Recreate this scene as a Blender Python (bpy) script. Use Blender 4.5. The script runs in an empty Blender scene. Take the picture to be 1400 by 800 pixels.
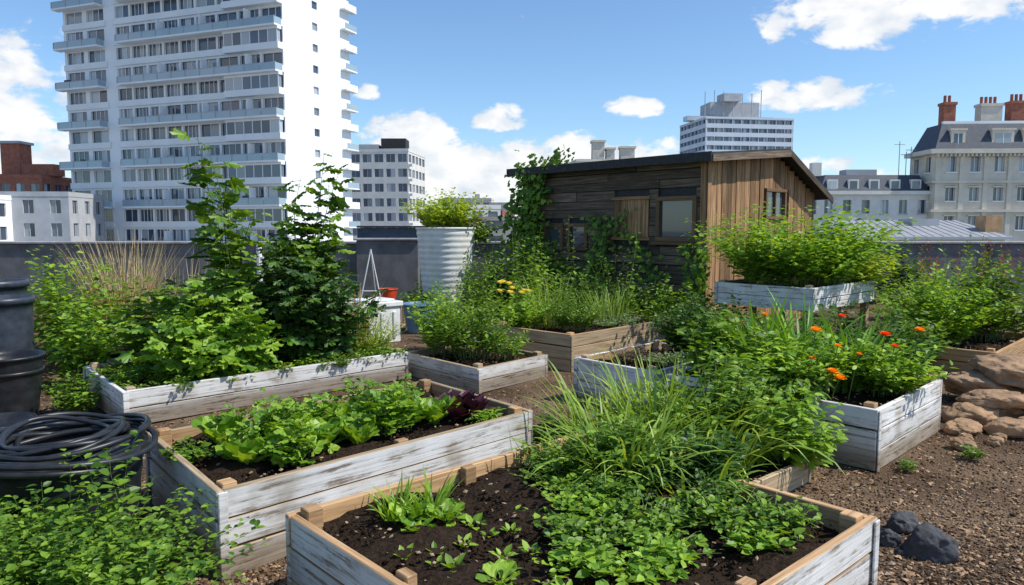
import bpy, math, numpy as np
from mathutils import Vector, noise as mnoise
R=np.random.RandomState(11)
U=lambda a,b,n=None: R.uniform(a,b,n)
def nrm(v): return v/np.maximum(np.linalg.norm(v,axis=-1,keepdims=True),1e-9)
A_=lambda *a: np.array(a,float)

# ---------------------------------------------------------------- mesh builder
class MB:
    def __init__(s): s.V=[];s.n=0;s.F=[];s.M=[];s.UV=[]
    def addm(s,V,Fs,mat=0,uvs=None):
        V=np.asarray(V,float).reshape(-1,3)
        for i,F in enumerate(Fs):
            F=np.asarray(F,int)
            s.F.append(F+s.n); s.M.append(np.full(len(F),mat) if np.isscalar(mat) else np.asarray(mat))
            s.UV.append(np.zeros((F.size,2)) if uvs is None else np.asarray(uvs[i],float).reshape(-1,2))
        s.V.append(V); s.n+=len(V)
    def obj(s,name,mats,parent=None,smooth=False,bevel=0):
        V=np.concatenate(s.V); me=bpy.data.meshes.new(name)
        loops=np.concatenate([f.ravel() for f in s.F])
        sizes=np.concatenate([np.full(len(f),f.shape[1]) for f in s.F])
        me.vertices.add(len(V)); me.vertices.foreach_set('co',V.ravel())
        me.loops.add(len(loops)); me.loops.foreach_set('vertex_index',loops.astype(np.int32))
        me.polygons.add(len(sizes)); me.polygons.foreach_set('loop_start',np.concatenate([[0],np.cumsum(sizes)[:-1]]).astype(np.int32))
        me.polygons.foreach_set('material_index',np.concatenate(s.M).astype(np.int32))
        me.update(calc_edges=True)
        uv=me.uv_layers.new(name='UVMap'); uv.data.foreach_set('uv',np.concatenate(s.UV).ravel())
        me.polygons.foreach_set('use_smooth',np.full(len(sizes),smooth))
        for m in mats: me.materials.append(m)
        me.validate()
        o=bpy.data.objects.new(name,me); bpy.context.scene.collection.objects.link(o)
        if parent: o.parent=parent
        if bevel:
            b=o.modifiers.new('b','BEVEL'); b.width=bevel; b.segments=1; b.limit_method='ANGLE'
        return o

BF=np.array([[0,3,2,1],[4,5,6,7],[0,1,5,4],[2,3,7,6],[1,2,6,5],[3,0,4,7]])
def box(mb,o,ux,uy,uz,mat=0,fm=None):
    """corner o; face order bottom, top, -uy, +uy, +ux, -ux ; uv u runs along ux"""
    o,ux,uy,uz=[np.asarray(q,float) for q in (o,ux,uy,uz)]
    if np.dot(np.cross(ux,uy),uz)<0: o=o+uy; uy=-uy; 
    V=[o,o+ux,o+ux+uy,o+uy,o+uz,o+ux+uz,o+ux+uy+uz,o+uy+uz]
    lx,ly,lz=[np.linalg.norm(q) for q in (ux,uy,uz)]
    c=np.array([[0,0,0],[1,0,0],[1,1,0],[0,1,0],[0,0,1],[1,0,1],[1,1,1],[0,1,1]])*[lx,ly,lz]
    off=U(0,40,2); uv=[]
    for i,f in enumerate(BF):
        cc=c[f]
        a,b=((0,1),(0,1),(0,2),(0,2),(1,2),(1,2))[i]
        uv.append(cc[:,[a,b]]+off+[0,i*.37])
    mb.addm(V,[BF],np.array(fm) if fm is not None else mat,[np.array(uv)])
def cbox(mb,c,sx,sy,sz,mat=0,ang=0):
    x=A_(math.cos(ang),math.sin(ang),0)*sx; y=A_(-math.sin(ang),math.cos(ang),0)*sy; z=A_(0,0,sz)
    box(mb,A_(*c)-x/2-y/2,x,y,z,mat)

# ---------------------------------------------------------------- materials
def mat(name):
    m=bpy.data.materials.new(name); m.use_nodes=True; nt=m.node_tree
    for n in list(nt.nodes):
        if n.type not in('BSDF_PRINCIPLED','OUTPUT_MATERIAL'): nt.nodes.remove(n)
    p=[n for n in nt.nodes if n.type=='BSDF_PRINCIPLED'][0]
    return m,nt,p
def N(nt,t,**k):
    n=nt.nodes.new(t)
    for a,b in k.items(): setattr(n,a,b)
    return n
def ramp(nt,src,stops):
    r=nt.nodes.new('ShaderNodeValToRGB'); e=r.color_ramp.elements
    while len(e)<len(stops): e.new(.5)
    for i,(p,c) in enumerate(stops):
        e[i].position=p; e[i].color=(c[0],c[1],c[2],1) if hasattr(c,'__len__') else (c,c,c,1)
    nt.links.new(src,r.inputs[0]); return r.outputs[0]
def mixc(nt,f,a,b,bt='MIX'):
    m=nt.nodes.new('ShaderNodeMix'); m.data_type='RGBA'; m.blend_type=bt
    for i,v in((0,f),(6,a),(7,b)):
        s=m.inputs[i]
        if isinstance(v,bpy.types.NodeSocket): nt.links.new(v,s)
        elif hasattr(v,'__len__'): s.default_value=(v[0],v[1],v[2],1)
        elif i==0: s.default_value=v
        else: s.default_value=(v,v,v,1)
    return m.outputs[2]
def bump(nt,p,h,st=.3,d=.01):
    b=N(nt,'ShaderNodeBump'); b.inputs['Strength'].default_value=st; b.inputs['Distance'].default_value=d
    nt.links.new(h,b.inputs['Height']); nt.links.new(b.outputs[0],p.inputs['Normal'])
def plain(name,c,rough=.6,var=.25,scale=6,metal=0,bs=.15,bd=.01,spec=.4,det=4):
    m,nt,p=mat(name); tc=N(nt,'ShaderNodeTexCoord')
    no=N(nt,'ShaderNodeTexNoise'); no.inputs['Scale'].default_value=scale; no.inputs['Detail'].default_value=det; no.inputs['Roughness'].default_value=.65
    nt.links.new(tc.outputs['Object'],no.inputs['Vector'])
    c=A_(*c); col=ramp(nt,no.outputs[0],[(.3,c*(1-var)),(.7,np.minimum(c*(1+var),1))])
    nt.links.new(col,p.inputs['Base Color']); p.inputs['Roughness'].default_value=rough; p.inputs['Metallic'].default_value=metal
    p.inputs['Specular IOR Level'].default_value=spec
    if bs>.04: bump(nt,p,no.outputs[0],bs,bd)
    return m
def leafm(name,c1,c2,tr=.32,gl=.035):
    m,nt,p=mat(name); nt.nodes.remove(p); g=N(nt,'ShaderNodeNewGeometry')
    c1=A_(*c1);c2=A_(*c2)
    col=ramp(nt,g.outputs['Random Per Island'],[(0,c1),(.55,c1*.5+c2*.5),(1.0,c2)])
    p=N(nt,'ShaderNodeBsdfDiffuse'); nt.links.new(col,p.inputs['Color'])
    t=N(nt,'ShaderNodeBsdfTranslucent'); tcol=mixc(nt,1.0,col,(1.6,1.35,.45),'MULTIPLY'); nt.links.new(tcol,t.inputs[0])
    mx=N(nt,'ShaderNodeMixShader'); mx.inputs[0].default_value=tr
    nt.links.new(p.outputs[0],mx.inputs[1]); nt.links.new(t.outputs[0],mx.inputs[2])
    gb=N(nt,'ShaderNodeBsdfGlossy'); gb.inputs['Roughness'].default_value=.48
    m2=N(nt,'ShaderNodeMixShader'); m2.inputs[0].default_value=gl; nt.links.new(mx.outputs[0],m2.inputs[1]); nt.links.new(gb.outputs[0],m2.inputs[2])
    out=[n for n in nt.nodes if n.type=='OUTPUT_MATERIAL'][0]; nt.links.new(m2.outputs[0],out.inputs[0]); return m
def woodm(name,stops,rough=.75,grain=28,isl=.5,paint=None,pthr=(.42,.62),bs=.5):
    m,nt,p=mat(name); tc=N(nt,'ShaderNodeTexCoord'); g=N(nt,'ShaderNodeNewGeometry')
    mp=N(nt,'ShaderNodeMapping'); mp.inputs['Scale'].default_value=(1.3,grain,1); nt.links.new(tc.outputs['UV'],mp.inputs[0])
    n1=N(nt,'ShaderNodeTexNoise'); n1.inputs['Scale'].default_value=1.6; n1.inputs['Detail'].default_value=7; n1.inputs['Roughness'].default_value=.65; n1.inputs['Distortion'].default_value=.4
    nt.links.new(mp.outputs[0],n1.inputs['Vector'])
    col=ramp(nt,n1.outputs[0],[(.28+.5*i/(max(1,len(stops)-1)),c) for i,c in enumerate(stops)])
    dk=ramp(nt,g.outputs['Random Per Island'],[(0,1-isl),(1,1+isl*.3)])
    col=mixc(nt,1.0,col,dk,'MULTIPLY')
    if paint is not None:
        mp2=N(nt,'ShaderNodeMapping'); mp2.inputs['Scale'].default_value=(3.5,9,1); nt.links.new(tc.outputs['UV'],mp2.inputs[0])
        n2=N(nt,'ShaderNodeTexNoise'); n2.inputs['Scale'].default_value=1.5; n2.inputs['Detail'].default_value=8; n2.inputs['Roughness'].default_value=.72
        nt.links.new(mp2.outputs[0],n2.inputs['Vector'])
        ad=N(nt,'ShaderNodeMath',operation='MULTIPLY_ADD'); nt.links.new(n1.outputs[0],ad.inputs[0]); ad.inputs[1].default_value=.5
        mu=N(nt,'ShaderNodeMath',operation='MULTIPLY'); nt.links.new(n2.outputs[0],mu.inputs[0]); mu.inputs[1].default_value=.6
        nt.links.new(mu.outputs[0],ad.inputs[2])
        f=ramp(nt,ad.outputs[0],[(pthr[0],.0),(pthr[1],1)])
        n3=N(nt,'ShaderNodeTexNoise'); n3.inputs['Scale'].default_value=4.; n3.inputs['Detail'].default_value=7; nt.links.new(tc.outputs['Object'],n3.inputs['Vector'])
        pc=A_(*paint); pcol=ramp(nt,n3.outputs[0],[(.3,pc*A_(.6,.56,.5)),(.45,pc*A_(.86,.84,.81)),(.65,pc)])
        gr=ramp(nt,n1.outputs[0],[(.32,.6),(.5,1.0)])
        pcol=mixc(nt,1.0,pcol,gr,'MULTIPLY'); pcol=mixc(nt,1.0,pcol,dk,'MULTIPLY')
        sp=N(nt,'ShaderNodeSeparateXYZ'); nt.links.new(g.outputs['Position'],sp.inputs[0])
        dz=N(nt,'ShaderNodeMath',operation='MULTIPLY_ADD'); nt.links.new(n3.outputs[0],dz.inputs[0]); dz.inputs[1].default_value=-.18; nt.links.new(sp.outputs[2],dz.inputs[2])
        df=ramp(nt,dz.outputs[0],[(.0,(.5,.42,.34)),(.09,(1,1,1))])
        col=mixc(nt,f,col,pcol); col=mixc(nt,1.0,col,df,'MULTIPLY')
    nt.links.new(col,p.inputs['Base Color']); p.inputs['Roughness'].default_value=rough; p.inputs['Specular IOR Level'].default_value=.25
    bump(nt,p,n1.outputs[0],bs,.006); return m

M_paint=woodm('weathered_white_paint',[(.17,.13,.095),(.31,.26,.2),(.43,.38,.31)],paint=(.74,.74,.735),pthr=(.44,.53),isl=.2,bs=.7)
M_raw=woodm('raw_timber',[(.22,.12,.05),(.5,.31,.16),(.64,.45,.26)],isl=.35)
M_rawg=woodm('weathered_timber',[(.17,.12,.075),(.43,.32,.2),(.56,.45,.32)],isl=.35)
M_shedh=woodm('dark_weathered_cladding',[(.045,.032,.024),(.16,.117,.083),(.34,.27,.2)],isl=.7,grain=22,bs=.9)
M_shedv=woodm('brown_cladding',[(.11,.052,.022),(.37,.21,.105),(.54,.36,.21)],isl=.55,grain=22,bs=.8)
M_dark=plain('roof_felt',(.035,.035,.038),.8,.4,20)
M_soil=plain('soil_dark',(.032,.021,.014),.95,.6,60,bs=.9,bd=.02,spec=.08)
M_plastic=plain('black_plastic',(.02,.022,.025),.38,.5,9,bs=.05)
M_bluegrey=plain('grey_plastic',(.04,.05,.07),.4,.4,9,bs=.05)
M_wall=plain('grey_render',(.14,.14,.145),.85,.4,2.2,bs=.3,det=7)
M_cope=plain('concrete_coping',(.33,.33,.34),.8,.3,5)
M_galv=plain('galvanised_tank',(.66,.66,.63),.5,.15,5)
M_rock=plain('brown_rock',(.36,.23,.135),.85,.5,5,bs=.9,bd=.04,det=8,spec=.15)
M_drock=plain('dark_rock',(.06,.06,.066),.8,.4,12,bs=.6,bd=.02,det=7)
M_frame=woodm('window_frame_timber',[(.1,.055,.03),(.26,.16,.09)],isl=.2)
M_red=plain('red_plastic',(.55,.06,.02),.4,.2,8)
M_bluep=plain('blue_plastic',(.1,.2,.3),.4,.2,8)
M_wbox=plain('white_plastic',(.68,.69,.68),.5,.15,4)
M_stem=plain('stem_green',(.12,.17,.04),.6,.3,20,bs=0,det=1)
M_bstem=plain('stem_brown',(.15,.1,.06),.7,.3,20,bs=0,det=1)
def glassm(name,lo,hi,rough=.08,pos=(.45,.75)):
    m,nt,p=mat(name); g=N(nt,'ShaderNodeNewGeometry')
    col=ramp(nt,g.outputs['Random Per Island'],[(.0,lo),(pos[0],A_(*lo)*1.8),(pos[1],A_(*hi)*.6),(1,hi)])
    nt.links.new(col,p.inputs['Base Color']); p.inputs['Roughness'].default_value=rough; p.inputs['Specular IOR Level'].default_value=.9; return m
M_glass=glassm('window_glass',(.035,.05,.075),(.45,.49,.53),pos=(.55,.82))
M_sglass=glassm('shed_glass',(.03,.04,.05),(.08,.1,.12),.03)
M_white=plain('white_render',(.83,.84,.85),.7,.04,.15,bs=0)
M_wshade=plain('white_spandrel',(.8,.81,.82),.7,.06,.4,bs=0)
M_stone=plain('cream_stone',(.64,.58,.48),.8,.12,.8,bs=0)
M_stone2=plain('pale_stucco',(.66,.64,.6),.8,.1,.8,bs=0)
M_brick=plain('red_brick',(.34,.12,.075),.85,.3,1.5,bs=0)
M_slate=plain('slate_roof',(.055,.068,.09),.6,.3,2,bs=0)
M_metal=plain('grey_metal_roof',(.3,.31,.33),.75,.2,1,bs=0,spec=.2)
M_conc=plain('grey_concrete',(.42,.43,.45),.8,.15,.5,bs=0)
M_balg=plain('balcony_glass',(.3,.4,.46),.1,.1,.3,bs=0,spec=.8)
L_mid=leafm('leaf_mid',(.04,.115,.01),(.24,.4,.035))
L_dark=leafm('leaf_dark',(.018,.06,.01),(.1,.21,.025))
L_bright=leafm('leaf_bright',(.1,.24,.015),(.35,.54,.05),.38)
L_yel=leafm('leaf_yellowgreen',(.18,.3,.02),(.48,.6,.07),.38)
L_grass=leafm('leaf_grass',(.09,.2,.02),(.4,.54,.08),.3)
L_iris=leafm('leaf_strap',(.06,.18,.025),(.24,.44,.06),.28)
L_straw=leafm('dry_straw',(.38,.27,.13),(.66,.53,.31),.25)
L_purple=leafm('leaf_purple',(.03,.01,.022),(.12,.03,.06),.2)
L_brown=leafm('leaf_brown',(.08,.055,.035),(.22,.16,.1),.2)
L_grey=leafm('leaf_greygreen',(.1,.18,.07),(.3,.4,.2),.25)
P_or=leafm('petal_orange',(.85,.25,.01),(.95,.45,.02),.25,.02)
P_red=leafm('petal_red',(.8,.07,.01),(.9,.14,.02),.25,.02)
P_yel=leafm('petal_yellow',(.75,.65,.1),(.88,.8,.3),.25,.02)

# ---------------------------------------------------------------- plant kit
def tmpl(ws,ys,zs,fold=.25):
    V=[(0,0,0)]; 
    for w,y,z in zip(ws,ys,zs): V+=[(-w,y,z+w*fold),(0,y,z),(w,y,z+w*fold)]
    V.append((0,1,zs[-1]*1.6-.03)); n=len(ws)
    T=[(0,2,1),(0,3,2)]; Q=[]
    for i in range(n-1):
        a=1+3*i; Q+=[(a,a+1,a+4,a+3),(a+1,a+2,a+5,a+4)]
    a=1+3*(n-1); T+=[(a,a+1,3*n+1),(a+1,a+2,3*n+1)]
    return np.array(V,float),[np.array(T)]+([np.array(Q)] if Q else [])
T_ov=tmpl([.31,.27],[.28,.66],[-.0,-.06])
T_ov2=tmpl([.34],[.45],[-.02])
T_lan=tmpl([.1,.12,.07],[.2,.5,.8],[0,-.03,-.12])
T_lan2=tmpl([.13],[.45],[-.04])
T_sm=(np.array([(0,0,0),(-.32,.45,.09),(.32,.45,.09),(0,1,-.05)],float),[np.array([(0,2,3),(0,3,1)])])
T_petal=(np.array([(-.08,0,0),(.08,0,0),(.3,.8,.05),(0,1,.02),(-.3,.8,.05)],float),[np.array([(0,1,2,3,4)])])
def lobed(nl=5,deep=.45,kk=4):
    pts=[(0,0,0)]; K=nl*kk
    for i in range(K+1):
        a=math.radians(-150+300*i/K)
        r=.52*(1-deep*(.5+.5*math.cos(2*math.pi*nl*i/K)))*(1+.25*math.cos(a))
        pts.append((r*math.sin(a)*1.05,.38+r*math.cos(a),-.25*r*r+.05*math.cos(i*math.pi)))
    pts[0]=(0,.3,.02); F=[(0,i+1,i) for i in range(1,K+1)]
    return np.array(pts,float),[np.array(F)]
T_lob=lobed(5,.4,4)
T_lob3=lobed(3,.35)
def lettuce():
    V=[];nx,ny=5,6
    for j in range(ny):
        y=j/(ny-1); w=(.05 if y<.3 else .07+.34*math.sin(min(1,(y-.15)*1.15)*math.pi*.66)**1.3) if y<.95 else .2
        for i in range(nx):
            x=(i/(nx-1)-.5)*2
            V.append((x*w*(1+.12*math.sin(j*2.9+i)),y,abs(x)**1.5*.1+ (abs(x)**2)*.07*math.sin(j*2.6+i*2)-.22*y*y))
    F=[(j*nx+i,j*nx+i+1,(j+1)*nx+i+1,(j+1)*nx+i) for j in range(ny-1) for i in range(nx-1)]
    return np.array(V,float),[np.array(F)]
T_let=lettuce()
def place(mb,T,P,D,Nn,S,W=1.0,mat=0):
    if np.mean(P[:,1])>7.0:
        if T is T_ov: T=T_ov2
        elif T is T_lan: T=T_lan2
    n=len(P); D=nrm(D); side=nrm(np.cross(D,Nn)); N2=np.cross(side,D); V0,Fs=T; k=len(V0)
    W=np.broadcast_to(np.asarray(W,float),(n,))
    V=P[:,None]+S[:,None,None]*(V0[None,:,0:1]*W[:,None,None]*side[:,None]+V0[None,:,1:2]*D[:,None]+V0[None,:,2:3]*N2[:,None])
    off=(np.arange(n)*k)[:,None,None]
    base=mb.n; V=V.reshape(-1,3); mb.V.append(V); mb.n+=len(V)
    for f in Fs:
        F=(f[None]+off).reshape(-1,f.shape[1])+base; mb.F.append(F); mb.M.append(np.full(len(F),mat)); mb.UV.append(np.zeros((F.size,2)))
def tubes(mb,P,r,k=3,mat=1,ref=(1,.2,0)):
    S,n,_=P.shape; T=np.gradient(P,axis=1); A=nrm(np.cross(T,A_(*ref))); B=nrm(np.cross(T,A))
    r=np.broadcast_to(np.asarray(r,float),(S,n)); a=np.arange(k)*2*math.pi/k
    V=P[:,:,None]+r[:,:,None,None]*(np.cos(a)[None,None,:,None]*A[:,:,None]+np.sin(a)[None,None,:,None]*B[:,:,None])
    i,j=np.meshgrid(np.arange(n-1),np.arange(k),indexing='ij'); j2=(j+1)%k
    F=np.stack([i*k+j,i*k+j2,(i+1)*k+j2,(i+1)*k+j],-1).reshape(-1,4)
    F=(F[None]+(np.arange(S)*n*k)[:,None,None]).reshape(-1,4); mb.addm(V,[F],mat)
LSC=1.3
def stems(mb,B,H,out,az,nl,ls,T,br=.03,up=.3,s0=.15,r=.003,taper=.45,wob=.05,W=1.,mat=0,ms=1,pet=False,top=0.,hang=0.):
    S=len(B); d=np.stack([np.cos(az),np.sin(az),0*az],-1); ph=U(0,6.28,(S,2)); wf=U(3,7,(S,2)); wa=wob*H
    def path(t):
        t=np.asarray(t)
        P=B[:,None]+d[:,None]*(out[:,None]*t**1.7)[...,None]
        P[...,2]+=H[:,None]*(t-.12*t*t)/.88
        P[...,0]+=wa[:,None]*t*np.sin(wf[:,:1]*t+ph[:,:1]); P[...,1]+=wa[:,None]*t*np.sin(wf[:,1:]*t+ph[:,1:]); return P
    t=np.broadcast_to(np.linspace(0,1,6),(S,6)); tubes(mb,path(t),r*(1.1-.8*t),3,ms)
    k=np.arange(nl)[None]; t=s0+(1-s0)*(k+U(0,1,(S,nl)))/nl; P=path(t)
    phi=az[:,None]+k*2.4+U(-.7,.7,(S,nl)); dd=np.stack([np.cos(phi),np.sin(phi),up+top*t**3*2+U(-.35,.35,(S,nl))],-1)
    off=br*U(.1,1,(S,nl))*(1-.5*t); P2=P+nrm(dd)*off[...,None]
    if pet:
        PP=np.stack([P,P2],2).reshape(-1,2,3); tubes(mb,PP,r*.45,3,ms,ref=(.1,.3,1))
    nn=U(-.55,.55,(S,nl,3))+A_(0,0,1); dl=dd.copy(); dl[...,2]-=hang
    sz=LSC*ls*(1-taper*np.abs(t-.35)*1.3)*U(.55,1.25,(S,nl))
    place(mb,T,P2.reshape(-1,3),dl.reshape(-1,3),nn.reshape(-1,3),sz.ravel(),W,mat)
def clump(mb,c,rx,ry,H,ns,nl,ls,T,spread=.7,base=.4,drop=.45,**k):
    r=np.sqrt(U(0,1,ns)); az=U(0,6.283,ns)
    B=np.stack([c[0]+r*base*rx*np.cos(az),c[1]+r*base*ry*np.sin(az),np.full(ns,c[2])],-1)
    stems(mb,B,H*(1-drop*r*r)*U(.6,1.08,ns),r*spread*(rx+ry)/2*U(.7,1.3,ns),az+U(-.4,.4,ns),nl,ls,T,**k)
def bush(name,c,rx,ry,H,ns,nl,ls,T,leaf,stem=None,parent=None,**k):
    mb=MB(); clump(mb,c,rx,ry,H,ns,nl,ls,T,**k); return mb.obj(name,[leaf,stem or M_stem],parent)
def blades(mb,B,L,w,th0,bend,az,mat=0,n=8):
    S=len(B); s=np.linspace(0,1,n); th=th0[:,None]+bend[:,None]*s[None]**1.3
    step=(L/(n-1))[:,None]; dx=np.cumsum(np.concatenate([np.zeros((S,1)),np.sin(th[:,1:])*step],1),1); dz=np.cumsum(np.concatenate([np.zeros((S,1)),np.cos(th[:,1:])*step],1),1)
    P=B[:,None]+np.stack([dx*np.cos(az)[:,None],dx*np.sin(az)[:,None],dz],-1)
    a2=az+1.57+U(-.6,.6,S); sd=np.stack([np.cos(a2),np.sin(a2),U(-.3,.3,S)],-1)
    ww=(w[:,None]*(.55+.45*np.sin(s*3.0))*np.sqrt(np.maximum(1-s,0.0))[None])/2
    V=np.stack([P-sd[:,None]*ww[...,None],P+sd[:,None]*ww[...,None]],2)
    i=np.arange(n-1); F=np.stack([i*2,i*2+1,i*2+3,i*2+2],-1); F=(F[None]+(np.arange(S)*n*2)[:,None,None]).reshape(-1,4)
    mb.addm(V,[F],mat)
def tuft(mb,c,r,n,L,w,th=(.05,.5),bend=(.3,1.6),mat=0,lo=.5):
    rr=r*np.sqrt(U(0,1,n)); a=U(0,6.283,n)
    B=np.stack([c[0]+rr*np.cos(a),c[1]+rr*np.sin(a),np.full(n,c[2])],-1)
    blades(mb,B,U(L*lo,L,n),U(w*.6,w,n),U(*th,n),U(*bend,n),a+U(-.9,.9,n),mat)
def rosette(mb,c,n,L,T=T_let,up=(.4,2.2),W=1.,mat=0):
    a=np.arange(n)*2.4+U(0,.6,n); u=np.linspace(up[0],up[1],n)+U(-.2,.2,n)
    D=np.stack([np.cos(a),np.sin(a),u],-1); P=A_(*c)+np.stack([np.cos(a),np.sin(a),0*a],-1)*.015
    Nn=A_(0,0,1.)-.6*np.stack([np.cos(a),np.sin(a),0*a],-1)+U(-.2,.2,(n,3))
    place(mb,T,P,D,Nn,U(L*.65,L*1.1,n),W,mat)
def flower(mb,c,r,mat,n=26):
    a=np.arange(n)*2.4; u=np.linspace(.05,1.6,n); D=np.stack([np.cos(a),np.sin(a),u],-1)
    place(mb,T_petal,np.tile(A_(*c),(n,1)),D,np.tile(A_(.05,.05,1),(n,1)),np.full(n,r)*(1-.3*np.linspace(0,1,n)),1.,mat)
OCT=(np.array([(1,0,0),(-1,0,0),(0,1,0),(0,-1,0),(0,0,1),(0,0,-1)],float),[np.array([(0,2,4),(2,1,4),(1,3,4),(3,0,4),(2,0,5),(1,2,5),(3,1,5),(0,3,5)])])
def pebbles(mb,P,s,mat=0,flat=.55,W=None):
    n=len(P); D=U(-1,1,(n,3)); D[:,2]*=.3; Nn=U(-.4,.4,(n,3))+A_(0,0,1)
    V0=OCT[0]*A_(1,1,flat); place(mb,(V0,OCT[1]),P,D,Nn,s,U(.45,1,n) if W is None else W,mat)
def lathe(mb,c,prof,k=48,mat=0):
    pr=np.array(prof,float); n=len(pr); a=np.arange(k)*2*math.pi/k
    V=np.stack([c[0]+pr[:,None,0]*np.cos(a),c[1]+pr[:,None,0]*np.sin(a),c[2]+pr[:,None,1]+0*a],-1)
    i,j=np.meshgrid(np.arange(n-1),np.arange(k),indexing='ij'); j2=(j+1)%k
    mb.addm(V,[np.stack([i*k+j,i*k+j2,(i+1)*k+j2,(i+1)*k+j],-1).reshape(-1,4)],mat)

# ---------------------------------------------------------------- ground + terrace
mb=MB(); g=4000.; mb.addm([(-g,-g,-25),(g,-g,-25),(g,g,-25),(-g,g,-25)],[np.array([[0,1,2,3]])]); mb.obj('ground',[plain('city_ground',(.2,.2,.19),.9,.4,.02,bs=0)])
m,nt,p=mat('terrace_gravel'); tc=N(nt,'ShaderNodeTexCoord')
vo=N(nt,'ShaderNodeTexVoronoi'); vo.inputs['Scale'].default_value=70; nt.links.new(tc.outputs['Object'],vo.inputs['Vector'])
no=N(nt,'ShaderNodeTexNoise'); no.inputs['Scale'].default_value=1.2; no.inputs['Detail'].default_value=8; nt.links.new(tc.outputs['Object'],no.inputs['Vector'])
vb=N(nt,'ShaderNodeRGBToBW'); nt.links.new(vo.outputs['Color'],vb.inputs[0])
c=mixc(nt,.5,ramp(nt,no.outputs[0],[(.35,(.075,.045,.027)),(.65,(.26,.175,.11))]),vb.outputs[0],'MULTIPLY')
nt.links.new(mixc(nt,.25,c,(.17,.115,.075)),p.inputs['Base Color']); p.inputs['Roughness'].default_value=.95; p.inputs['Specular IOR Level'].default_value=.1
bump(nt,p,vo.outputs['Distance'],1.,.012); M_ground=m
mb=MB(); nx,ny=140,120
xs=np.linspace(-16,16,nx); ys=np.linspace(-4,16.55,ny); X,Y=np.meshgrid(xs,ys)
Z=.012*np.sin(X*2.1+Y)+.01*np.sin(Y*3.3-X*1.2)
i,j=np.meshgrid(np.arange(ny-1),np.arange(nx-1),indexing='ij')
mb.addm(np.stack([X,Y,Z],-1),[np.stack([i*nx+j,i*nx+j+1,(i+1)*nx+j+1,(i+1)*nx+j],-1).reshape(-1,4)],0)
cbox(mb,(0,6.275,-25),32,20.6,24.95,1)
terrace=mb.obj('rooftop_terrace',[M_ground,M_conc])

mb=MB(); PY=16.3
box(mb,(-16,PY,0),(32,0,0),(0,.25,0),(0,0,1.22),0); box(mb,(-16,PY-.05,1.223),(32,0,0),(0,.36,0),(0,0,.05),1)
box(mb,(-3.4,PY-.32,0),(1.35,0,0),(0,.31,0),(0,0,1.30),0); box(mb,(-3.45,PY-.37,1.303),(1.45,0,0),(0,.3,0),(0,0,.05),1)
for x in (-13.5,-10.2,-7,1.4,7.5,10.6,13.6): box(mb,(x,PY-.055,.0),(.02,0,0),(0,.05,0),(0,0,1.2),2)
box(mb,(-16.25,-4,0),(.25,0,0),(0,20.3,0),(0,0,1.22),0); box(mb,(16,-4,0),(.25,0,0),(0,20.3,0),(0,0,1.22),0)
mb.obj('parapet_wall',[M_wall,M_cope,M_dark],bevel=.01)

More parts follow.
